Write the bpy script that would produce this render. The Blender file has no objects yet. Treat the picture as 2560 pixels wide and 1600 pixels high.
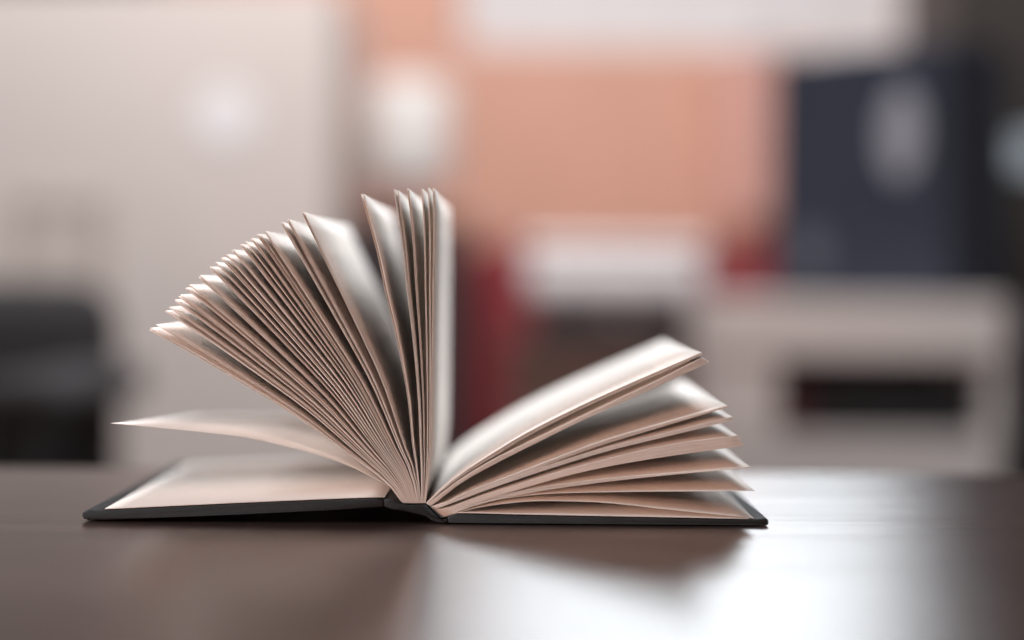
import bpy, bmesh, math, random
from mathutils import Vector, Matrix
random.seed(7)
S = bpy.context.scene
COL = S.collection
R = math.radians

# ---------------------------------------------------------------- camera
F_PX, DN, HC, HOR, ROLL = 4851.0, 0.77, 0.0928, 725.0, R(0.45)   # photo 2560 x 1600
cam = bpy.data.cameras.new('camera')
cam_o = bpy.data.objects.new('camera', cam); COL.objects.link(cam_o)
cam.sensor_width = 36.0; cam.lens = 36.0 * F_PX / 2560
cam.shift_y = -(800 - HOR) / 2560
cam.clip_start = 0.02; cam.clip_end = 60
cam_o.matrix_world = Matrix.Translation((0, -DN, HC)) @ Matrix.Rotation(R(90), 4, 'X') @ Matrix.Rotation(ROLL, 4, 'Z')
cam.dof.use_dof = True; cam.dof.focus_distance = DN + 0.004; cam.dof.aperture_fstop = 1.98
S.camera = cam_o

# ---------------------------------------------------------------- room light
w = bpy.data.worlds.new('World'); S.world = w; w.use_nodes = True
bg = w.node_tree.nodes['Background']
bg.inputs['Color'].default_value = (0.95, 0.95, 1.0, 1); bg.inputs['Strength'].default_value = 0.15
S.view_settings.view_transform = 'Standard'; S.view_settings.look = 'None'
S.view_settings.exposure = -0.3; S.view_settings.gamma = 1.0

def area(name, loc, target, sx, sy, power, color, spread=180):
    l = bpy.data.lights.new(name, 'AREA'); l.shape = 'RECTANGLE'; l.size = sx; l.size_y = sy
    l.energy = power; l.color = color; l.spread = R(spread)
    o = bpy.data.objects.new(name, l); COL.objects.link(o); o.location = loc
    o.rotation_euler = (Vector(target) - Vector(loc)).to_track_quat('-Z', 'Y').to_euler()
    return o
area('window_daylight', (0.395, 2.98, 1.22), (0.0, 0.05, 0.05), 1.06, 0.75, 2.4, (0.88, 0.95, 1.0), 48)
area('side_daylight', (1.45, 1.1, 0.9), (0, 0.10, 0.08), 0.45, 0.6, 3.0, (0.97, 0.98, 1.0), 60)
area('warm_room_lamp', (-0.90, -1.48, 0.10), (0, 0, 0.06), 0.5, 0.22, 3.1, (1.0, 0.59, 0.44), 70)
area('left_fill', (-1.45, -0.30, 0.46), (-0.1, 0.08, 0.02), 0.5, 0.5, 5.4, (0.94, 0.97, 1.0), 60)  # unseen lamp added to brighten the left cover
area('overhead_fill', (0.16, 0.42, 1.5), (0, 0.10, 0.08), 0.5, 0.5, 5.0, (0.95, 0.98, 1.0), 60)  # unseen lamp added above to whiten the page tips and tops
area('background_fill', (-0.15, 1.1, 1.75), (-0.1, 3.0, 0.15), 1.9, 0.7, 61.0, (1.0, 0.96, 0.95))  # unseen fill added to brighten the wall and furniture behind
WINDOW_L, NET_L = 1.2, 0.30

S.cycles.use_denoising = True
try: S.cycles.sampling_pattern = 'TABULATED_SOBOL'
except Exception: pass
try: S.cycles.denoiser = 'OPENIMAGEDENOISE'
except Exception: pass
S.cycles.max_bounces = 10; S.cycles.diffuse_bounces = 6
S.cycles.sample_clamp_indirect = 6.0

# ---------------------------------------------------------------- helpers
def P(px, py, D=DN):
    """a point of the photo (2560 x 1600) at D metres from the camera -> (x, z)"""
    dx, dy = px - 1280.0, py - HOR
    u = dx * math.cos(ROLL) + dy * math.sin(ROLL); v = -dx * math.sin(ROLL) + dy * math.cos(ROLL)
    return u * D / F_PX, HC - v * D / F_PX

def mat(name, color, rough=0.6, var=0.08, scale=30.0, bump=0.0, bscale=200.0, stretch=(1, 1, 1), spec=0.5, metal=0.0, emit=None, estr=0.0):
    m = bpy.data.materials.new(name); m.use_nodes = True
    nt = m.node_tree; b = nt.nodes['Principled BSDF']
    tc = nt.nodes.new('ShaderNodeTexCoord'); mp = nt.nodes.new('ShaderNodeMapping'); mp.inputs['Scale'].default_value = stretch
    nt.links.new(tc.outputs['Object'], mp.inputs['Vector'])
    n = nt.nodes.new('ShaderNodeTexNoise'); n.inputs['Scale'].default_value = scale; n.inputs['Detail'].default_value = 5
    nt.links.new(mp.outputs['Vector'], n.inputs['Vector'])
    r = nt.nodes.new('ShaderNodeValToRGB')
    r.color_ramp.elements[0].position = 0.3; r.color_ramp.elements[1].position = 0.7
    r.color_ramp.elements[0].color = (*[c * (1 - var) for c in color], 1)
    r.color_ramp.elements[1].color = (*[min(1, c * (1 + var)) for c in color], 1)
    nt.links.new(n.outputs['Fac'], r.inputs['Fac']); nt.links.new(r.outputs['Color'], b.inputs['Base Color'])
    b.inputs['Roughness'].default_value = rough; b.inputs['Metallic'].default_value = metal
    b.inputs['Specular IOR Level'].default_value = spec
    if bump:
        n2 = nt.nodes.new('ShaderNodeTexNoise'); n2.inputs['Scale'].default_value = bscale; n2.inputs['Detail'].default_value = 4
        nt.links.new(mp.outputs['Vector'], n2.inputs['Vector'])
        bp = nt.nodes.new('ShaderNodeBump'); bp.inputs['Strength'].default_value = bump; bp.inputs['Distance'].default_value = 0.001
        nt.links.new(n2.outputs['Fac'], bp.inputs['Height']); nt.links.new(bp.outputs['Normal'], b.inputs['Normal'])
    if emit:
        b.inputs['Emission Color'].default_value = (*emit, 1); b.inputs['Emission Strength'].default_value = estr
    return m

def paper_mat(name, text):
    m = mat(name, (0.79, 0.775, 0.755), rough=0.95, var=0.03, scale=60, spec=0.05)
    nt = m.node_tree; b = nt.nodes['Principled BSDF']; out = nt.nodes['Material Output']
    base = b.inputs['Base Color'].links[0].from_socket
    if text:                                                       # faint printed lines, far too small to read
        uv = nt.nodes.new('ShaderNodeUVMap'); sx = nt.nodes.new('ShaderNodeSeparateXYZ'); nt.links.new(uv.outputs['UV'], sx.inputs[0])
        def math_(op, a, b_=None):
            n = nt.nodes.new('ShaderNodeMath'); n.operation = op
            for k, x in enumerate((a, b_)):
                if x is None: continue
                if isinstance(x, (int, float)): n.inputs[k].default_value = x
                else: nt.links.new(x, n.inputs[k])
            return n.outputs[0]
        U, V = sx.outputs['X'], sx.outputs['Y']
        line = math_('LESS_THAN', math_('FRACT', math_('MULTIPLY', V, 34.0)), 0.42)
        row = math_('FLOOR', math_('MULTIPLY', V, 34.0))
        cx = nt.nodes.new('ShaderNodeCombineXYZ'); nt.links.new(math_('MULTIPLY', U, 90.0), cx.inputs['X']); nt.links.new(math_('MULTIPLY', row, 7.3), cx.inputs['Y'])
        wn = nt.nodes.new('ShaderNodeTexNoise'); wn.inputs['Scale'].default_value = 1.0; wn.inputs['Detail'].default_value = 2
        nt.links.new(cx.outputs[0], wn.inputs['Vector'])
        word = math_('GREATER_THAN', wn.outputs['Fac'], 0.44)
        def band(x, lo, hi): return math_('MULTIPLY', math_('GREATER_THAN', x, lo), math_('LESS_THAN', x, hi))
        ink = math_('MULTIPLY', math_('MULTIPLY', line, word), math_('MULTIPLY', band(U, 0.12, 0.86), band(V, 0.09, 0.90)))
        mx = nt.nodes.new('ShaderNodeMix'); mx.data_type = 'RGBA'
        nt.links.new(math_('MULTIPLY', ink, 0.28), mx.inputs['Factor'])
        nt.links.new(base, mx.inputs['A']); mx.inputs['B'].default_value = (0.05, 0.05, 0.055, 1)
        nt.links.new(mx.outputs['Result'], b.inputs['Base Color']); base = mx.outputs['Result']
    tr = nt.nodes.new('ShaderNodeBsdfTranslucent'); tr.inputs['Color'].default_value = (0.80, 0.62, 0.48, 1)
    ms = nt.nodes.new('ShaderNodeMixShader'); ms.inputs['Fac'].default_value = 0.30
    nt.links.new(b.outputs[0], ms.inputs[1]); nt.links.new(tr.outputs[0], ms.inputs[2]); nt.links.new(ms.outputs[0], out.inputs['Surface'])
    return m

def link(name, bm_or_me, material, parent=None):
    if isinstance(bm_or_me, bmesh.types.BMesh):
        me = bpy.data.meshes.new(name); bmesh.ops.recalc_face_normals(bm_or_me, faces=bm_or_me.faces[:])
        bm_or_me.to_mesh(me); bm_or_me.free()
    else: me = bm_or_me
    if material: me.materials.append(material)
    o = bpy.data.objects.new(name, me); COL.objects.link(o)
    if parent: o.parent = parent
    return o

def tag(o, label, cat, group=None):
    o['label'] = label; o['category'] = cat
    if group: o['group'] = group
    return o

def thing(name, label, cat, loc=(0, 0, 0), rz=0.0, group=None):
    o = bpy.data.objects.new(name, None); COL.objects.link(o); o.empty_display_size = 0.05
    o.location = loc; o.rotation_euler = (0, 0, rz)
    return tag(o, label, cat, group)

def box(x0, x1, y0, y1, z0, z1, bev=0.0, seg=2):
    bm = bmesh.new(); bmesh.ops.create_cube(bm, size=1)
    for v in bm.verts:
        v.co = Vector((x0 + (v.co.x + .5) * (x1 - x0), y0 + (v.co.y + .5) * (y1 - y0), z0 + (v.co.z + .5) * (z1 - z0)))
    if bev: bmesh.ops.bevel(bm, geom=bm.edges[:], offset=bev, segments=seg, profile=.5, affect='EDGES')
    return bm

def smooth(o):
    for p in o.data.polygons: p.use_smooth = True
    return o

def lathe(profile, n=40, cx=0, cy=0):
    bm = bmesh.new(); rings = []
    for r, z in profile:
        rings.append([bm.verts.new((cx + r * math.cos(2 * math.pi * k / n), cy + r * math.sin(2 * math.pi * k / n), z)) for k in range(n)])
    for a, b in zip(rings, rings[1:]):
        for k in range(n): bm.faces.new((a[k], a[(k + 1) % n], b[(k + 1) % n], b[k]))
    bm.faces.new(rings[0][::-1]); bm.faces.new(rings[-1])
    return bm

def prism(poly, y0, y1, bev=0.0):
    """closed outline in (x, z), extruded in y"""
    bm = bmesh.new()
    a = [bm.verts.new((x, y0, z)) for x, z in poly]; b = [bm.verts.new((x, y1, z)) for x, z in poly]
    n = len(poly)
    caps = [bm.faces.new(a), bm.faces.new(b[::-1])]
    for k in range(n): bm.faces.new((a[k], b[k], b[(k + 1) % n], a[(k + 1) % n]))
    if bev:
        bmesh.ops.bevel(bm, geom=[e for f in caps for e in f.edges], offset=bev, segments=2, profile=.5, affect='EDGES')
    return bm

def spline(pts, n):
    """Catmull-Rom through pts, n + 1 points spread evenly along it"""
    q = [Vector(p) for p in pts]; q = [q[0] * 2 - q[1]] + q + [q[-1] * 2 - q[-2]]
    out = []
    for i in range(1, len(q) - 2):
        for k in range(24):
            t = k / 24; a, b, c, d = q[i - 1:i + 3]
            out.append(0.5 * ((2 * b) + (c - a) * t + (2 * a - 5 * b + 4 * c - d) * t * t + (3 * b - a - 3 * c + d) * t ** 3))
    out.append(q[-2]); L = [0]
    for a, b in zip(out, out[1:]): L.append(L[-1] + (b - a).length)
    res, j = [], 0
    for k in range(n + 1):
        s = L[-1] * k / n
        while j < len(L) - 2 and L[j + 1] < s: j += 1
        f = (s - L[j]) / max(1e-9, L[j + 1] - L[j]); res.append(out[j].lerp(out[j + 1], min(1, f)))
    return res

# ---------------------------------------------------------------- setting
m_floor = mat('floor_boards_dark', (0.16, 0.11, 0.08), 0.45, 0.2, 6, stretch=(1, 8, 1))
m_orange = mat('orange_plaster', (0.78, 0.45, 0.345), 0.85, 0.04, 4, 0.2, 80)
m_white = mat('white_paint', (0.78, 0.76, 0.75), 0.5, 0.03, 5)
link('floor', box(-3, 3, -2.5, 3.3, -0.80, -0.76), m_floor)['kind'] = 'structure'

WD = 3.80
WY = WD - DN
wx0, wz0 = P(1150, 118, WD); wx1 = P(2265, 118, WD)[0]; wz1 = 1.85
def wall_piece(bm_all, x0, x1, z0, z1):
    b = box(x0, x1, WY, WY + 0.22, z0, z1); me = bpy.data.meshes.new('tmp'); b.to_mesh(me); b.free(); bm_all.from_mesh(me); bpy.data.meshes.remove(me)
bm = bmesh.new()                                                   # one wall, with the opening for the window left free
xs = [-3.0, wx0, wx1, 3.0]; zs = [-0.76, wz0, wz1, 2.2]
grid = {}
for yy in (WY, WY + 0.22):
    for i, x in enumerate(xs):
        for k, z in enumerate(zs): grid[yy, i, k] = bm.verts.new((x, yy, z))
for yy in (WY, WY + 0.22):
    for i in range(3):
        for k in range(3):
            if (i, k) != (1, 1): bm.faces.new((grid[yy, i, k], grid[yy, i + 1, k], grid[yy, i + 1, k + 1], grid[yy, i, k + 1]))
a, b = WY, WY + 0.22
for (i, k), (j, l) in (((1, 1), (2, 1)), ((2, 1), (2, 2)), ((2, 2), (1, 2)), ((1, 2), (1, 1))):
    bm.faces.new((grid[a, i, k], grid[b, i, k], grid[b, j, l], grid[a, j, l]))
link('wall', bm, m_orange)['kind'] = 'structure'

win = thing('window', 'bright white window with a net curtain in the orange wall', 'window', (0, WY, wz0))
wh = wz1 - wz0
m_pane = mat('daylight_pane', (0.8, 0.8, 0.8), 0.3, 0.0, emit=(0.93, 0.97, 1.0), estr=WINDOW_L)
m_net = mat('net_curtain', (0.55, 0.54, 0.55), 0.9, 0.02, emit=(1.0, 0.97, 0.965), estr=NET_L)  # the net's own glow stands in for daylight passing through it
nz = wz0 + 0.20
link('pane', box(wx0 + .04, (wx0 + wx1) / 2 - .02, 0.135, 0.141, nz - wz0 + .02, wh - .04), m_pane, win)
link('pane', box((wx0 + wx1) / 2 + .02, wx1 - .04, 0.135, 0.141, nz - wz0 + .02, wh - .04), m_pane, win)
link('frame', box(wx0, wx0 + .04, 0.11, 0.17, 0.0, wh), m_white, win)
link('frame', box(wx1 - .04, wx1, 0.11, 0.17, 0.0, wh), m_white, win)
link('frame', box(wx0 + .04, wx1 - .04, 0.112, 0.168, wh - .04, wh), m_white, win)
link('mullion', box((wx0 + wx1) / 2 - .02, (wx0 + wx1) / 2 + .02, 0.112, 0.168, nz - wz0 + .02, wh - .04), m_white, win)
link('transom', box(wx0 + .04, wx1 - .04, 0.112, 0.168, nz - wz0 - .015, nz - wz0 + .02), m_white, win)
bm = bmesh.new(); N = 120; rows = []                               # the gathered net in front of the lower panes
for z in (0.004, nz - wz0 + .01):
    rows.append([bm.verts.new((wx0 + .003 + (wx1 - wx0 - .006) * k / N, 0.05 + 0.006 * math.sin(k * .42) + 0.005 * math.sin(k * .29 + 1), z)) for k in range(N + 1)])
for k in range(N): bm.faces.new((rows[0][k], rows[0][k + 1], rows[1][k + 1], rows[1][k]))
link('net_curtain', bm, m_net, win)

# ---------------------------------------------------------------- table
def wood_mat():
    m = bpy.data.materials.new('dark_varnished_wood'); m.use_nodes = True; nt = m.node_tree; b = nt.nodes['Principled BSDF']
    tc = nt.nodes.new('ShaderNodeTexCoord'); mp = nt.nodes.new('ShaderNodeMapping'); mp.inputs['Scale'].default_value = (1.2, 26, 26)
    nt.links.new(tc.outputs['Object'], mp.inputs['Vector'])
    n = nt.nodes.new('ShaderNodeTexNoise'); n.inputs['Scale'].default_value = 3.5; n.inputs['Detail'].default_value = 8; n.inputs['Distortion'].default_value = 0.6
    nt.links.new(mp.outputs['Vector'], n.inputs['Vector'])
    r = nt.nodes.new('ShaderNodeValToRGB'); r.color_ramp.elements[0].position = .3; r.color_ramp.elements[1].position = .72
    r.color_ramp.elements[0].color = (0.019, 0.012, 0.0105, 1); r.color_ramp.elements[1].color = (0.050, 0.031, 0.027, 1)
    nt.links.new(n.outputs['Fac'], r.inputs['Fac']); nt.links.new(r.outputs['Color'], b.inputs['Base Color'])
    mp2 = nt.nodes.new('ShaderNodeMapping'); mp2.inputs['Scale'].default_value = (5, 170, 1); mp2.inputs['Rotation'].default_value = (0, 0, R(2))
    nt.links.new(tc.outputs['Object'], mp2.inputs['Vector'])
    s = nt.nodes.new('ShaderNodeTexNoise'); s.inputs['Scale'].default_value = 1.0; s.inputs['Detail'].default_value = 5
    nt.links.new(mp2.outputs['Vector'], s.inputs['Vector'])
    bp = nt.nodes.new('ShaderNodeBump'); bp.inputs['Strength'].default_value = 0.20; bp.inputs['Distance'].default_value = 0.0004
    nt.links.new(s.outputs['Fac'], bp.inputs['Height'])
    # fine scratches in patches
    mp3 = nt.nodes.new('ShaderNodeMapping'); mp3.inputs['Rotation'].default_value = (0, 0, R(-72)); nt.links.new(tc.outputs['Object'], mp3.inputs['Vector'])
    mp4 = nt.nodes.new('ShaderNodeMapping'); mp4.inputs['Scale'].default_value = (18, 900, 1); nt.links.new(mp3.outputs['Vector'], mp4.inputs['Vector'])
    sn = nt.nodes.new('ShaderNodeTexNoise'); sn.inputs['Scale'].default_value = 1.0; sn.inputs['Detail'].default_value = 2; nt.links.new(mp4.outputs['Vector'], sn.inputs['Vector'])
    pn = nt.nodes.new('ShaderNodeTexNoise'); pn.inputs['Scale'].default_value = 11.0; pn.inputs['Detail'].default_value = 3; nt.links.new(tc.outputs['Object'], pn.inputs['Vector'])
    r1 = nt.nodes.new('ShaderNodeMapRange'); r1.inputs['From Min'].default_value = .60; r1.inputs['From Max'].default_value = .70; nt.links.new(sn.outputs['Fac'], r1.inputs['Value'])
    r2 = nt.nodes.new('ShaderNodeMapRange'); r2.inputs['From Min'].default_value = .48; r2.inputs['From Max'].default_value = .62; nt.links.new(pn.outputs['Fac'], r2.inputs['Value'])
    mu = nt.nodes.new('ShaderNodeMath'); mu.operation = 'MULTIPLY'; nt.links.new(r1.outputs['Result'], mu.inputs[0]); nt.links.new(r2.outputs['Result'], mu.inputs[1])
    bp2 = nt.nodes.new('ShaderNodeBump'); bp2.inputs['Strength'].default_value = 0.10; bp2.inputs['Distance'].default_value = 0.0003; bp2.invert = True
    nt.links.new(mu.outputs[0], bp2.inputs['Height']); nt.links.new(bp.outputs['Normal'], bp2.inputs['Normal']); nt.links.new(bp2.outputs['Normal'], b.inputs['Normal'])
    rr = nt.nodes.new('ShaderNodeMapRange'); rr.inputs['To Min'].default_value = 0.26; rr.inputs['To Max'].default_value = 0.33
    nt.links.new(s.outputs['Fac'], rr.inputs['Value']); nt.links.new(rr.outputs['Result'], b.inputs['Roughness'])
    # satin varnish: a diffuse wood under a clear film that mirrors more at a glancing angle
    df = nt.nodes.new('ShaderNodeBsdfDiffuse'); nt.links.new(r.outputs['Color'], df.inputs['Color'])
    gl = nt.nodes.new('ShaderNodeBsdfGlossy'); gl.distribution = 'BECKMANN'; gl.inputs['Color'].default_value = (0.9, 0.9, 0.9, 1)
    nt.links.new(rr.outputs['Result'], gl.inputs['Roughness'])
    fr = nt.nodes.new('ShaderNodeFresnel'); fr.inputs['IOR'].default_value = 1.16
    for q in (df, gl, fr): nt.links.new(bp2.outputs['Normal'], q.inputs['Normal'])
    ms = nt.nodes.new('ShaderNodeMixShader'); nt.links.new(fr.outputs[0], ms.inputs['Fac']); nt.links.new(df.outputs[0], ms.inputs[1]); nt.links.new(gl.outputs[0], ms.inputs[2])
    nt.links.new(ms.outputs[0], nt.nodes['Material Output'].inputs['Surface']); nt.nodes.remove(b)
    return m
m_wood = wood_mat()
TE = F_PX * HC / (P(1280, 1176)[1] * 0 + (1176 - HOR)) - DN         # far edge of the table
table = thing('wooden_table', 'dark brown varnished wooden table under the open book', 'table', (0, TE - 0.5, -0.76))
tt = box(-0.80, 0.80, -0.75, 0.5, 0.73, 0.76, 0.003, 2); link('tabletop', tt, m_wood, table)
for x in (-0.72, 0.72):
    for y in (-0.67, 0.42): link('leg', box(x - .03, x + .03, y - .03, y + .03, 0, .66, .004), m_wood, table)
for y in (-0.67, 0.42): link('apron', box(-.688, .688, y - .012, y + .012, .66, .729), m_wood, table)

# ---------------------------------------------------------------- the open book
PAGE_D, COVER_D = 0.200, 0.206
m_cloth = mat('black_book_cloth', (0.016, 0.017, 0.019), 0.85, 0.12, 120, 0.35, 1800, spec=0.3)
m_paper = paper_mat('book_paper', True); m_plain = paper_mat('endpaper', False)
book = thing('open_book', 'open hardback book with black covers and fanned out cream pages on the dark table', 'book', (0, 0, 0))

def pp(pts): return [P(*p) for p in pts]
def cover_piece(name, pts, y0=-0.003, y1=COVER_D - 0.003, bev=0.0007):
    poly = [(x, max(z, 0.0006)) for x, z in pp(pts)]
    return smooth(link(name, prism(poly, y0, y1, bev), m_cloth, book))
def blob(cx, cy, r, a0, a1, n=9): return [(cx + r * math.cos(R(a0 + (a1 - a0) * k / n)), cy - r * math.sin(R(a0 + (a1 - a0) * k / n))) for k in range(n + 1)]
left_top = [(236, 1278), (262, 1275.5), (400, 1269), (600, 1259.5), (800, 1251), (930, 1246), (960, 1245.5)]
left_bot = [(960, 1266), (800, 1274), (600, 1284), (400, 1292), (262, 1297), (236, 1296)]
lb = cover_piece('cover_board', left_top + left_bot + blob(219, 1286, 10.5, 300, 60)[::-1][::-1])
right_top = [(1120, 1291), (1132, 1286), (1160, 1285.5), (1300, 1289), (1600, 1295), (1880, 1300.5)]
rb = cover_piece('cover_board', right_top + blob(1908, 1304, 11.5, 120, -70) + [(1895, 1313), (1600, 1311), (1300, 1309), (1132, 1308), (1120, 1306)])
sp_top = [(960.5, 1246.5), (978, 1248), (990, 1252), (1001, 1259), (1012, 1263), (1030, 1262), (1062, 1260), (1070, 1267), (1088, 1284), (1102, 1300), (1110, 1300), (1119.5, 1293)]
sp_bot = [(1119.5, 1305), (1108, 1308), (1096, 1309), (1080, 1299), (1060, 1281), (1035, 1276), (1012, 1277), (985, 1267), (960.5, 1265)]
cover_piece('spine', sp_top + sp_bot)

NS = 16
def leaf(curve, th=0.000135, y0=0.0, y1=PAGE_D, far=None, material=None, name='page', flip=False):
    """one sheet of paper: a curve of (x, z) at the near edge, optionally another at the far edge"""
    n = len(curve) - 1; far = far or curve
    def norms(c):
        out = []
        for k in range(n + 1):
            t = (c[min(n, k + 1)] - c[max(0, k - 1)]); t.normalize(); out.append(Vector((-t.y, t.x)))
        return out
    na, nb = norms(curve), norms(far)
    V, Fc, UV = [], [], []
    for k in range(n + 1):
        for c, nn, y in ((curve, na, y0), (far, nb, y1)):
            for s in (1, -1):
                p = c[k] + nn[k] * th * 0.5 * s; V.append((p.x, y, p.y))
    i = lambda k, e, s: 4 * k + 2 * e + (0 if s > 0 else 1)
    for k in range(n):
        u0, u1 = k / n, (k + 1) / n
        Fc.append((i(k, 0, 1), i(k + 1, 0, 1), i(k + 1, 1, 1), i(k, 1, 1))); UV.append(((u0, 0), (u1, 0), (u1, 1), (u0, 1)))
        Fc.append((i(k, 1, -1), i(k + 1, 1, -1), i(k + 1, 0, -1), i(k, 0, -1))); UV.append(((u0, 1), (u1, 1), (u1, 0), (u0, 0)))
        Fc.append((i(k, 0, -1), i(k + 1, 0, -1), i(k + 1, 0, 1), i(k, 0, 1))); UV.append(((u0, 0),) * 4)
        Fc.append((i(k, 1, 1), i(k + 1, 1, 1), i(k + 1, 1, -1), i(k, 1, -1))); UV.append(((u0, 0),) * 4)
    for k in (0, n):
        Fc.append((i(k, 0, 1), i(k, 1, 1), i(k, 1, -1), i(k, 0, -1)) if k == 0 else (i(k, 0, -1), i(k, 1, -1), i(k, 1, 1), i(k, 0, 1))); UV.append(((0, 0),) * 4)
    me = bpy.data.meshes.new(name); me.from_pydata(V, [], Fc); me.update()
    uvl = me.uv_layers.new(name='UVMap')
    for poly, uv in zip(me.polygons, UV):
        poly.use_smooth = poly.index < 4 * n and poly.index % 4 < 2
        for li, c in zip(poly.loop_indices, uv): uvl.data[li].uv = c
    return link(name, me, material or m_paper, book)

def V2(p): return Vector(P(*p))
def curve_px(pts): return spline([V2(p) for p in pts], NS)

# pastedowns glued to the boards
def sheet_on(pts, y0, y1, lift=0.0004): return leaf([c + Vector((0, lift)) for c in curve_px(pts)], 0.0003, y0, y1, material=m_plain, name='pastedown')
sheet_on([(962, 1244.5), (930, 1245), (800, 1250), (600, 1258.5), (400, 1268), (262, 1274.5)], 0.0, 0.199)
sheet_on([(1131, 1284.5), (1160, 1284), (1300, 1287.5), (1600, 1293.5), (1872, 1299)], 0.0, 0.199)

# left half: the fan.  shapes of the lowest and of the highest leaf, everything between is blended by angle
LOW = [(1006, 1254), (1004, 1250), (985, 1223), (944, 1185.5), (861, 1124), (745, 1039), (601, 950), (480, 878), (375, 819)]
HIGH = [(1050, 1254), (1049.6, 1237), (1042, 1193), (1031, 1155), (1012, 1108), (976, 999), (947, 923), (896, 814), (812, 639), (760, 530)]
V_LO = [(1051, 1256), (1050, 1237), (1044, 1192), (1037, 1125), (1032, 1100), (1023, 996), (997.5, 850), (968, 723), (950, 632), (910, 483)]
V_HI = [(1064, 1255), (1065, 1245), (1069, 1216), (1075, 1166), (1079, 1100), (1081, 996), (1085, 741), (1088, 595), (1087, 470)]
def frame(pts):
    c = curve_px(pts); b, t = c[0], c[-1]; e = (t - b); L = e.length; e.normalize(); nn = Vector((-e.y, e.x))
    return [((p - b).dot(e) / L, (p - b).dot(nn) / L) for p in c], math.atan2(e.y, e.x)
fl, al = frame(LOW); fh, ah = frame(HIGH); gl, bl = frame(V_LO); gh, bh = frame(V_HI)
def blend(base, tip, A, B, aA, aB, wob=0.0):
    e = tip - base; ang = math.atan2(e.y, e.x); L = e.length; e = e / L; nn = Vector((-e.y, e.x))
    t = max(-0.1, min(1.1, (ang - aA) / (aB - aA)))
    return [base + e * L * (p[0] * (1 - t) + q[0] * t) + nn * L * (p[1] * (1 - t) + q[1] * t + wob * math.sin(math.pi * k / NS)) for k, (p, q) in enumerate(zip(A, B))]
fan = [(375, 819, 4), (388, 811, 1), (415, 775, 3), (423, 767, 2), (437, 749, 3), (450, 736, 3), (464, 718, 2), (474, 712, 2), (500, 688, 4), (526, 666, 3),
       (538, 655, 2), (554, 643, 3), (566, 634, 3), (583, 623, 3), (603, 610, 3), (615, 603, 2), (630, 594, 3), (643, 585, 2), (650, 583, 1), (664, 577, 3),
       (705, 555, 3), (721, 547, 3), (760, 530, 4)]
vert = [(910, 483, 4), (988, 472, 3), (995, 473, 2), (1022, 470, 3), (1056, 470, 2), (1072, 468, 2), (1087, 470, 3)]
def bent(cv, a):
    e = cv[-1] - cv[0]; nn = Vector((-e.y, e.x)).normalized()
    return [p + nn * a * (k / (len(cv) - 1)) ** 1.7 for k, p in enumerate(cv)]
def left_leaves(bunches, b0, b1, A, B, aA, aB, sign):
    tot = sum(b[2] for b in bunches); c = 0
    for j, (tx, ty, n) in enumerate(bunches):
        sway = random.uniform(-.0013, .0013)
        for q in range(n):
            f = (c + .5) / tot; c += 1
            base = V2(b0).lerp(V2(b1), f) + Vector((0, -0.0003))
            # sheets of one bunch lie together; a sheet lower in the bunch peeps out below
            off = (n - 1 - q) * random.uniform(1.6, 2.9)
            d = Vector((tx - 1040, ty - 1250)); d.normalize(); side = Vector((d.y, -d.x))
            if side.x > 0: side = -side
            tip = V2((tx + side.x * off + d.x * random.uniform(-2, 1), ty + side.y * off + d.y * random.uniform(-2, 1)))
            cv = blend(base, tip, A, B, aA, aB, random.uniform(-0.0012, 0.0012))
            leaf(cv, 0.000135, random.uniform(0, .0003), PAGE_D + random.uniform(-.0003, .0003), far=bent(cv, sway + random.uniform(-.00012, .00012)))
left_leaves(fan, (1007, 1256), (1049, 1256), fl, fh, al, ah, 1)
left_leaves(vert, (1050, 1256), (1064, 1256), gl, gh, bl, bh, 1)
# the loose endpaper leaf hanging out to the left, its far side drooping
near = [(1003, 1254), (985, 1223.5), (935, 1195), (861, 1159.5), (778, 1132.5), (696, 1111.5), (613, 1093), (489, 1078.5), (365, 1066), (277, 1058)]
cn = curve_px(near); cf = [p + Vector((0, -0.0105 * (k / NS) ** 1.3)) for k, p in enumerate(cn)]
leaf(cn, 0.00014, far=cf, material=m_plain)

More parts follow.
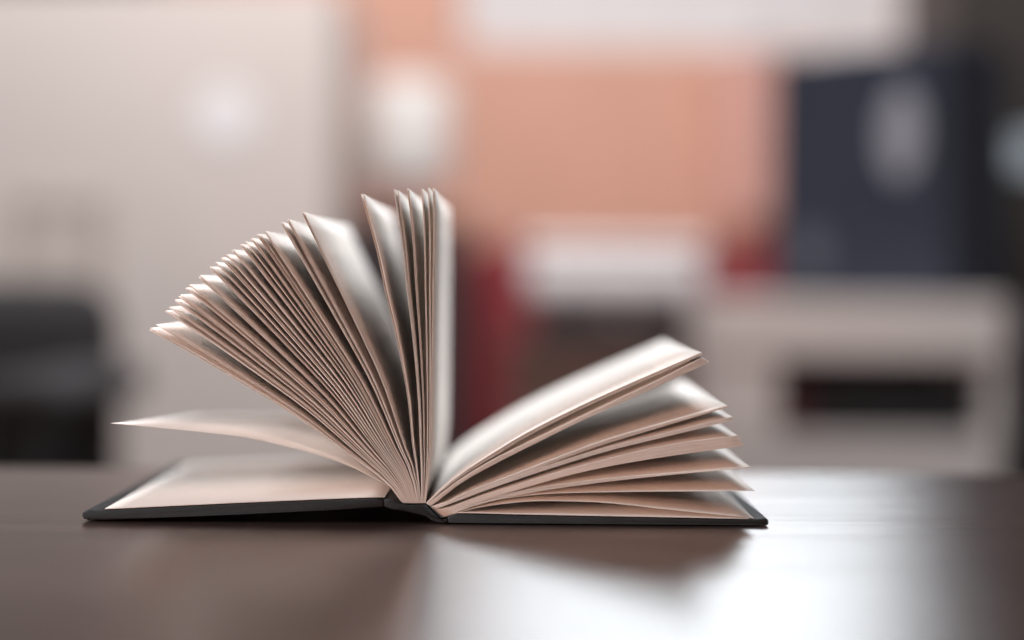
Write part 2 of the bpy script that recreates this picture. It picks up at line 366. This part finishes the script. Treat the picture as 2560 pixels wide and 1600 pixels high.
# right half: bunches between an upper and a lower near edge
right = [
 ([(1754, 881), (1556, 967), (1436, 1022), (1317, 1082), (1238, 1129), (1159, 1179), (1104, 1222)],
  [(1757, 886), (1556, 975), (1436, 1030.5), (1317, 1091), (1238, 1138), (1159, 1187), (1104, 1227)], 5),
 ([(1757, 893), (1635, 955), (1476, 1030), (1357, 1088), (1238, 1146), (1159, 1192), (1106, 1231)],
  [(1773, 905), (1595, 988), (1476, 1041), (1357, 1099), (1238, 1159), (1159, 1203), (1102, 1246)], 12),
 ([(1818, 1014), (1675, 1054), (1516, 1100), (1397, 1143), (1278, 1189), (1179, 1226), (1110, 1258)],
  [(1818, 1018), (1675, 1061), (1516, 1109), (1397, 1151), (1278, 1196), (1179, 1232), (1110, 1262)], 6),
 ([(1831, 1042), (1675, 1080), (1516, 1119), (1357, 1168), (1238, 1210), (1150, 1245)],
  [(1830, 1051), (1675, 1089), (1516, 1128), (1357, 1177), (1238, 1217), (1150, 1250)], 8),
 ([(1844, 1089), (1675, 1112), (1516, 1148), (1397, 1180), (1278, 1217), (1198, 1242), (1130, 1268)],
  [(1860, 1114), (1675, 1140), (1516, 1167), (1397, 1195), (1278, 1230), (1190, 1257), (1125, 1280)], 26),
 ([(1875, 1167), (1675, 1183), (1516, 1197), (1357, 1218), (1238, 1243), (1159, 1267), (1122, 1283)],
  [(1874, 1169), (1675, 1187), (1516, 1204), (1357, 1226), (1238, 1250), (1159, 1273), (1118, 1288)], 6),
 ([(1887, 1227), (1740, 1228), (1595, 1229), (1397, 1233), (1278, 1243.5), (1179, 1262.5), (1131, 1280), (1114, 1291)], None, 1),
 ([(1885, 1296), (1675, 1274), (1516, 1257), (1397, 1252.5), (1317, 1253.5), (1218, 1265), (1139, 1282.5), (1114, 1293)], None, 1)]
tot = sum(r[2] for r in right); c = 0
for up, lo, n in right:
    sway = random.uniform(-.0012, .0012)
    for q in range(n):
        f = (c + .5) / tot; c += 1
        base = V2((1066, 1256)).lerp(V2((1104, 1294)), f) + Vector((-.0002, -.0002))
        t = q / max(1, n - 1)
        t = min(1, max(0, t + (random.uniform(-.25, .25) / max(1, n - 1) if 0 < q < n - 1 else 0)))
        A = spline([V2(p) for p in up[::-1]], NS)
        B = spline([V2(p) for p in lo[::-1]], NS) if lo else A
        body = [a.lerp(b, t) for a, b in zip(A, B)]
        cv = spline([base] + body, NS + 2)
        leaf(cv, 0.000135, random.uniform(0, .0003), PAGE_D + random.uniform(-.0003, .0003), far=bent(cv, sway + random.uniform(-.0001, .0001)), material=m_plain if n == 1 else None)

# ---------------------------------------------------------------- things behind the table
FZ = -0.76
def rect(px0, py0, px1, py1, D):
    x0, z1 = P(px0, py0, D); x1, z0 = P(px1, py1, D); return x0, x1, z0, z1

# pale wardrobe
m_pale = mat('pale_lacquer', (0.71, 0.645, 0.615), 0.6, 0.04, 2)
D = 3.0; y = D - DN; x1 = P(838, 400, D)[0]; x0 = x1 - 1.30
ward = thing('wardrobe', 'pale pinkish white wardrobe filling the left side behind the table', 'wardrobe', (x0, y, FZ))
W = x1 - x0; WT = P(400, -45, D)[1] - FZ
link('carcass', box(0, W, 0.022, 0.55, 0.08, WT, .004), m_pale, ward)
link('plinth', box(.02, W - .02, 0.05, 0.53, 0, .079), m_pale, ward)
for a, b in ((0.002, W / 2 - .002), (W / 2 + .002, W - .002)): 
    d = link('door', box(a, b, 0, 0.0205, .085, WT - .005, .003), m_pale, ward)
    hx = b - .04 if a < .1 else a + .04
m_met = mat('brushed_metal', (0.6, 0.6, 0.6), 0.3, 0.05, 50, metal=1.0)
# blurred spot of reflected light on the wardrobe, put in as a white disc
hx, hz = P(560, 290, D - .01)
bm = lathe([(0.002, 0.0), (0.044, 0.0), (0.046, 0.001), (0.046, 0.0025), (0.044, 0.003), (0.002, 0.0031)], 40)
disc = link('gleam_disc', bm, mat('white_gleam', (0.9, 0.9, 0.92), 0.6, 0.01), None)
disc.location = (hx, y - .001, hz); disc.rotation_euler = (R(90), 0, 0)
tag(disc, 'small round white plaque put in as a disc on the pale wardrobe door', 'gleam')

# dark trunk added to darken the table reflection, lower edge just showing top left
m_trunk = mat('dark_brown_leather', (0.035, 0.026, 0.024), 0.6, 0.2, 15)
tx1 = P(255, -60, D)[0]; tx0 = x1 - 1.28
tk = thing('reflection_blocker', 'dark brown leather chest added on top of the pale wardrobe to darken the table reflection', 'chest', (tx0, y + .02, WT + FZ + .0005))
TW = tx1 - tx0
link('body', box(0, TW, 0, .45, 0, .34, .008, 3), m_trunk, tk); link('lid', box(-.004, TW + .004, -.004, .454, .3405, .46, .012, 3), m_trunk, tk)
for a in (TW * .25, TW * .75): link('clasp', box(a - .025, a + .025, -.010, -.0045, .30, .40, .002), m_met, tk)

# pale slatted chair behind the armchair
D = 2.62; y = D - DN; sx0, sx1, sz0, sz1 = rect(20, 470, 265, 800, D)
m_birch = mat('pale_birch', (0.64, 0.57, 0.53), 0.6, 0.06, 10, stretch=(6, 6, 1))
sc = thing('slatted_chair', 'pale wooden chair with a slatted back between charcoal armchair and wardrobe', 'chair', (sx0, y, FZ))
W = sx1 - sx0; Ht = sz1 - FZ
link('top_rail', box(0, W, 0, .02, Ht - .03, Ht, .005), m_birch, sc); link('lower_rail', box(.0205, W - .0205, 0, .018, .50, .53, .003), m_birch, sc)
for k in range(3):
    cx = W * (k + .9) / 3.8; link('slat', box(cx - .009, cx + .009, .004, .014, .5305, Ht - .0305, .002), m_birch, sc)
for a in (0, W - .02): link('leg', box(a, a + .02, 0, .022, 0, Ht - .0305, .003), m_birch, sc)
link('seat', box(0, W, -.32, -.001, .43, .455, .006), m_birch, sc)
for a in (.004, W - .026): link('leg', box(a, a + .022, -.31, -.288, 0, .4295, .003), m_birch, sc)

# dark armchair at the far left
m_dark = mat('charcoal_upholstery', (0.045, 0.045, 0.05), 0.9, 0.1, 40, 0.2, 400)
D = 2.15; y = D - DN
ch = thing('armchair', 'charcoal armchair with a rounded back behind the left end of the table', 'armchair', (P(-60, 900, D)[0], y, FZ))
bx = P(272, 800, D)[0] - ch.location.x; tz = P(100, 702, D)[1] - FZ
smooth(link('backrest', box(-0.33, bx, 0, 0.10, .36, tz, .048, 5), m_dark, ch))
smooth(link('seat', box(-0.30, bx - .03, -.42, -.003, .30, .45, .04, 3), m_dark, ch))
az = P(300, 905, D)[1] - FZ; ax = P(352, 955, D)[0] - ch.location.x; at = az - P(300, 1000, D)[1] + FZ
smooth(link('armrest', box(ax - .09, ax, -.40, .06, az - at, az, .02, 3), m_dark, ch))
smooth(link('armrest', box(-0.385, -.335, -.40, .06, az - .07, az, .02, 3), m_dark, ch))
for lx in (-.36, bx - .014):
    for ly in (-.36, .03): link('leg', box(lx - .018, lx + .018, ly - .018, ly + .018, 0, az - at + .0 if lx > 0 else az - .06), m_dark, ch)

# pink curtain beside the window
D = 3.70; y = D - DN; cx0, cz0 = P(1812, 545, D); cx1 = P(1932, 545, D)[0]; ct = wz0 - .012
m_curt = mat('pale_pink_cloth', (0.86, 0.60, 0.54), 0.9, 0.04, 12)
cur = thing('hanging_cloth', 'narrow pale pink cloth hanging below the window beside the dark blue cabinet', 'cloth', (cx0, y, cz0))
bm = bmesh.new(); N = 40; rows = []
for z in (0, ct - cz0):
    rows.append([[bm.verts.new(((cx1 - cx0) * k / N, o_ + .010 * math.sin(k * 1.0), z)) for k in range(N + 1)] for o_ in (0, .002)])
for k in range(N):
    for o_ in (0, 1): bm.faces.new((rows[0][o_][k], rows[0][o_][k + 1], rows[1][o_][k + 1], rows[1][o_][k]))
smooth(link('cloth', bm, m_curt, cur))
rod = lathe([(.006, -.05), (.006, cx1 - cx0 + .05)], 16)
ro = link('rod', rod, m_met, cur); ro.rotation_euler = (0, R(90), 0); ro.location = (0, 0.001, ct - cz0 + .006)
link('bracket', box((cx1 - cx0) / 2 - .008, (cx1 - cx0) / 2 + .008, .008, WY - y - .0005, ct - cz0 - .004, ct - cz0 + .016, .002), m_met, cur)

# dark cabinet with a white lamp
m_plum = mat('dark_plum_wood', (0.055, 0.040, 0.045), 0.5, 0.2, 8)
D = 3.25; y = D - DN; x0, x1, z0, z1 = rect(872, 545, 1150, 1200, D)
cab = thing('chest', 'narrow dark plum chest carrying the white lamp between wardrobe and red sofa', 'chest', (x0, y, FZ))
W, Ht = x1 - x0, z1 - FZ
link('carcass', box(0, W, .02, .36, .05, Ht - .018, .003), m_plum, cab); link('top', box(-.008, W + .008, -.004, .365, Ht - .0175, Ht, .003), m_plum, cab)
link('plinth', box(.015, W - .015, .04, .35, 0, .0495), m_plum, cab)
for k in range(4):
    dz = (Ht - .08) / 4; dr = link('drawer', box(.006, W - .006, 0.001, .0195, .055 + k * dz, .049 + (k + 1) * dz, .002), m_plum, cab)
    kb = lathe([(.003, 0), (.004, .008), (.010, .012), (.010, .018), (.002, .021)], 16); kn = link('knob', kb, m_met, dr)
    kn.location = (W / 2, 0.001, .052 + (k + .5) * dz); kn.rotation_euler = (R(90), 0, 0)
lx0, lx1, lz0, lz1 = rect(897, 178, 1128, 446, D)
m_shade = mat('white_lamp_shade', (0.82, 0.80, 0.78), 0.9, 0.02, 20, emit=(1.0, .95, .92), estr=0.10)
lamp = thing('table_lamp', 'small lamp with a white drum shade standing on the dark plum chest', 'lamp', ((lx0 + lx1) / 2, y + .15, z1))
r = (lx1 - lx0) / 2; lz0 -= z1; lz1 -= z1
smooth(link('lamp_shade', lathe([(r * .97, lz0), (r, lz0 + .003), (r * .93, lz1 - .003), (r * .90, lz1)], 48), m_shade, lamp))
smooth(link('base', lathe([(.04, 0.0005), (.04, .008), (.012, .014), (.009, lz0 - .002), (.002, lz0 - .001)], 32), m_plum, lamp))

# red sofa
m_red = mat('red_upholstery', (0.30, 0.045, 0.055), 0.9, 0.1, 20, 0.2, 300)
D = 3.42; y = D - DN; x0, x1, z0, z1 = rect(1165, 605, 1965, 1000, D)
sofa = thing('sofa', 'red upholstered sofa against the orange wall behind the white and black boxes', 'sofa', (x0, y, FZ))
W, Ht = x1 - x0, z1 - FZ
smooth(link('backrest', box(0, W, .02, .20, .12, Ht, .03, 3), m_red, sofa))
smooth(link('seat', box(.02, W - .02, -.18, .018, .12, .45, .03, 3), m_red, sofa))
for a in (.03, W - .07):
    for b in (-.13, .12): link('leg', box(a, a + .04, b, b + .04, 0, .119), m_plum, sofa)

# brown cabinet with a black case and a white box
m_brown = mat('reddish_brown_wood', (0.115, 0.062, 0.05), 0.55, 0.2, 5, stretch=(1, 1, 8))
D = 2.85; y = D - DN; x0, x1, z0, z1 = rect(1268, 850, 1815, 1200, D)
bc = thing('cabinet', 'low reddish brown cabinet in front of the red sofa', 'cabinet', (x0, y, FZ))
W, Ht = x1 - x0, z1 - FZ
link('carcass', box(0, W, .02, .30, .04, Ht - .016, .002), m_brown, bc); link('top', box(-.006, W + .006, -.006, .305, Ht - .0155, Ht, .003), m_brown, bc)
link('plinth', box(.01, W - .01, .03, .29, 0, .0395), m_plum, bc)
for a, b in ((.004, W / 2 - .002), (W / 2 + .002, W - .004)):
    d = link('door', box(a, b, 0.001, .0195, .045, Ht - .02, .002), m_brown, bc)
    k = link('knob', lathe([(.003, 0), (.004, .008), (.009, .012), (.009, .018), (.002, .02)], 16), m_met, d)
    k.location = ((b - .025) if a < .1 else (a + .025), .001, Ht * .7); k.rotation_euler = (R(90), 0, 0)
m_black = mat('black_plastic', (0.028, 0.029, 0.034), 0.4, 0.1, 20)
x0, x1, bz0, bz1 = rect(1335, 748, 1765, 850, D)
case = thing('black_case', 'flat black case between the white box and the brown cabinet', 'case', (x0, y + .02, z1 + .0006))
W = x1 - x0; h = bz1 - z1 - .0012
link('body', box(0, W, 0, .22, 0, h * .62, .004), m_black, case); link('lid', box(.001, W - .001, .001, .219, h * .62 + .0005, h, .004), m_black, case)
link('latch', box(W / 2 - .012, W / 2 + .012, -.004, -.0005, h * .45, h * .75, .001), m_met, case)
x0, x1, wz0_, wz1_ = rect(1318, 596, 1768, 748, D)
m_wbox = mat('white_enamel', (0.90, 0.89, 0.91), 0.35, 0.02, 4)
wb = thing('storage_box', 'white storage box with rounded corners on top of the black case', 'box', (x0, y + .01, bz1 + .0006))
W = x1 - x0; h = wz1_ - bz1 - .0012
smooth(link('body', box(0, W, 0, .24, 0, h * .72, .018, 4), m_wbox, wb)); smooth(link('lid', box(-.003, W + .003, -.003, .243, h * .72 + .0005, h, .010, 4), m_wbox, wb))

# pale dresser with an open niche
D = 2.30; y = D - DN; x0, x1, z0, z1 = rect(1790, 745, 2505, 1200, D)
m_beige = mat('beige_lacquer', (0.78, 0.74, 0.725), 0.55, 0.04, 3)
dr = thing('dresser', 'beige dresser with one long dark open niche at the right', 'dresser', (x0, y, FZ))
W, Ht = x1 - x0, z1 - FZ
nx0, nx1, nz0, nz1 = rect(1944, 897, 2466, 1092, D); nx0 -= x0; nx1 -= x0; nz0 -= FZ; nz1 -= FZ
link('top', box(-.004, W + .004, -.004, .304, nz1 + .0005, Ht, .003), m_beige, dr)
link('side_panel', box(0, nx0, 0, .30, nz0, nz1), m_beige, dr); link('side_panel', box(nx1, W, 0, .30, nz0, nz1), m_beige, dr)
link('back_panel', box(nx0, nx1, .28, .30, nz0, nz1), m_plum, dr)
link('shelf', box(0, W, 0, .30, nz0 - .016, nz0 - .0005), m_beige, dr)
link('carcass', box(0, W, .02, .30, .05, nz0 - .0165), m_beige, dr); link('plinth', box(.01, W - .01, .03, .29, 0, .0495), m_plum, dr)
for k in range(3):
    dz = (nz0 - .0175 - .052) / 3; d = link('drawer', box(.003, W - .003, .0005, .0195, .052 + k * dz, .049 + (k + 1) * dz, .002), m_beige, dr)
    kn = link('knob', lathe([(.003, 0), (.004, .008), (.010, .012), (.010, .018), (.002, .021)], 16), m_met, d); kn.location = (W / 2, .0005, .05 + (k + .5) * dz); kn.rotation_euler = (R(90), 0, 0)
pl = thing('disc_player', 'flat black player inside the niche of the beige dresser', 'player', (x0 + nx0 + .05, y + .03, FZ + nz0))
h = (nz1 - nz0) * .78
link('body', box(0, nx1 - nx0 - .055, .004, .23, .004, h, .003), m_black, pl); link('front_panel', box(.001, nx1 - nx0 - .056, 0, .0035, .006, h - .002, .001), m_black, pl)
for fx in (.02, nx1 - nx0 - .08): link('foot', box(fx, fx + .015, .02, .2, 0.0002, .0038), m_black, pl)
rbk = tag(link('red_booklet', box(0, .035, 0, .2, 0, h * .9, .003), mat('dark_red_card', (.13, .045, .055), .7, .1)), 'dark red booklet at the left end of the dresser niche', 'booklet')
rbk.location = (x0 + nx0 + .008, y + .03, FZ + nz0 + .0004)

# dark blue cabinet, turned, on the dresser
m_navy = mat('dark_blue_lacquer', (0.030, 0.036, 0.056), 0.35, 0.12, 6)
Dl, Dr = 2.56, 2.36
xa, za = P(1932, 142, Dl); xb, _ = P(2372, 142, Dr)
W = math.hypot(xb - xa, Dl - Dr); rz = math.atan2(Dr - Dl, xb - xa)
bcab = thing('wall_cabinet', 'dark blue glossy cabinet standing askew on the beige dresser', 'cabinet', (xa, Dl - DN, z1), rz)
h = za - z1
link('carcass', box(0, W, .016, .12, .0006, h, .003), m_navy, bcab)
d = link('door', box(.002, W - .002, 0, .0155, .003, h - .002, .002), m_navy, bcab)
m_pg = mat('pale_grey_highlight', (0.28, 0.29, 0.34), 0.7, 0.05)
def on_front(px, py):                                              # a spot on the turned front, local x and z
    lo, hi = 0.0, W
    for _ in range(40):
        m_ = (lo + hi) / 2; X = xa + m_ * math.cos(rz); Y = Dl + m_ * math.sin(rz)
        if X * F_PX / Y + 1280 < px: lo = m_
        else: hi = m_
    return lo, P(px, py, Dl + lo * math.sin(rz))[1] - z1
cth, sth = math.cos(rz), math.sin(rz)
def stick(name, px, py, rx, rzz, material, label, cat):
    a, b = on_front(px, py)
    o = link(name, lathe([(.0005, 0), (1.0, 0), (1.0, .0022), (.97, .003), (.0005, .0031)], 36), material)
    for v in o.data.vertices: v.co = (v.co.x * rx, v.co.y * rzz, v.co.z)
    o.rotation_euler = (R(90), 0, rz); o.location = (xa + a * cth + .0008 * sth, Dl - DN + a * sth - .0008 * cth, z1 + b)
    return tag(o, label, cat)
stick('oval_highlight', 2252, 335, .030, .058, m_pg, 'oval pale grey disc put in as a soft highlight high on the dark blue cabinet door', 'highlight')  # pale colour stands in for a soft reflection on the glossy door
stick('round_glimmer', 2030, 625, .026, .026, mat('dull_blue_glimmer', (0.085, 0.10, 0.125), 0.6, .05), 'dull blue round sticker put in as a disc low on the dark blue cabinet door', 'glimmer')  # blurred glint on the door, painted as a lighter disc

# dark bookcase at the right edge
m_umber = mat('dark_umber_wood', (0.040, 0.034, 0.031), 0.6, 0.2, 6, stretch=(6, 1, 1))
D = 2.62; y = D - DN; x0 = P(2375, 400, D)[0]
bk = thing('bookcase', 'tall dark brown closed bookcase at the right edge of the room', 'bookcase', (x0, y, FZ))
link('carcass', box(0, .9, .02, .34, .06, 1.95, .003), m_umber, bk); link('plinth', box(.01, .89, .04, .33, 0, .0595), m_umber, bk)
for a, b in ((.002, .449), (.451, .898)):
    d = link('door', box(a, b, 0, .0195, .062, 1.945, .003), m_umber, bk)
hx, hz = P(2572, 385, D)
o = tag(link('glint_plate', box(-.022, .022, -.006, 0, -.026, .026, .002), mat('pale_blue_glint', (.55, .66, .75), .4, .02)), 'pale blue square note put in as a plate on the dark bookcase door', 'glint')  # bluish highlight painted as a small pale plate
o.name = 'glint'; o.location = (hx, y - .0005, hz)
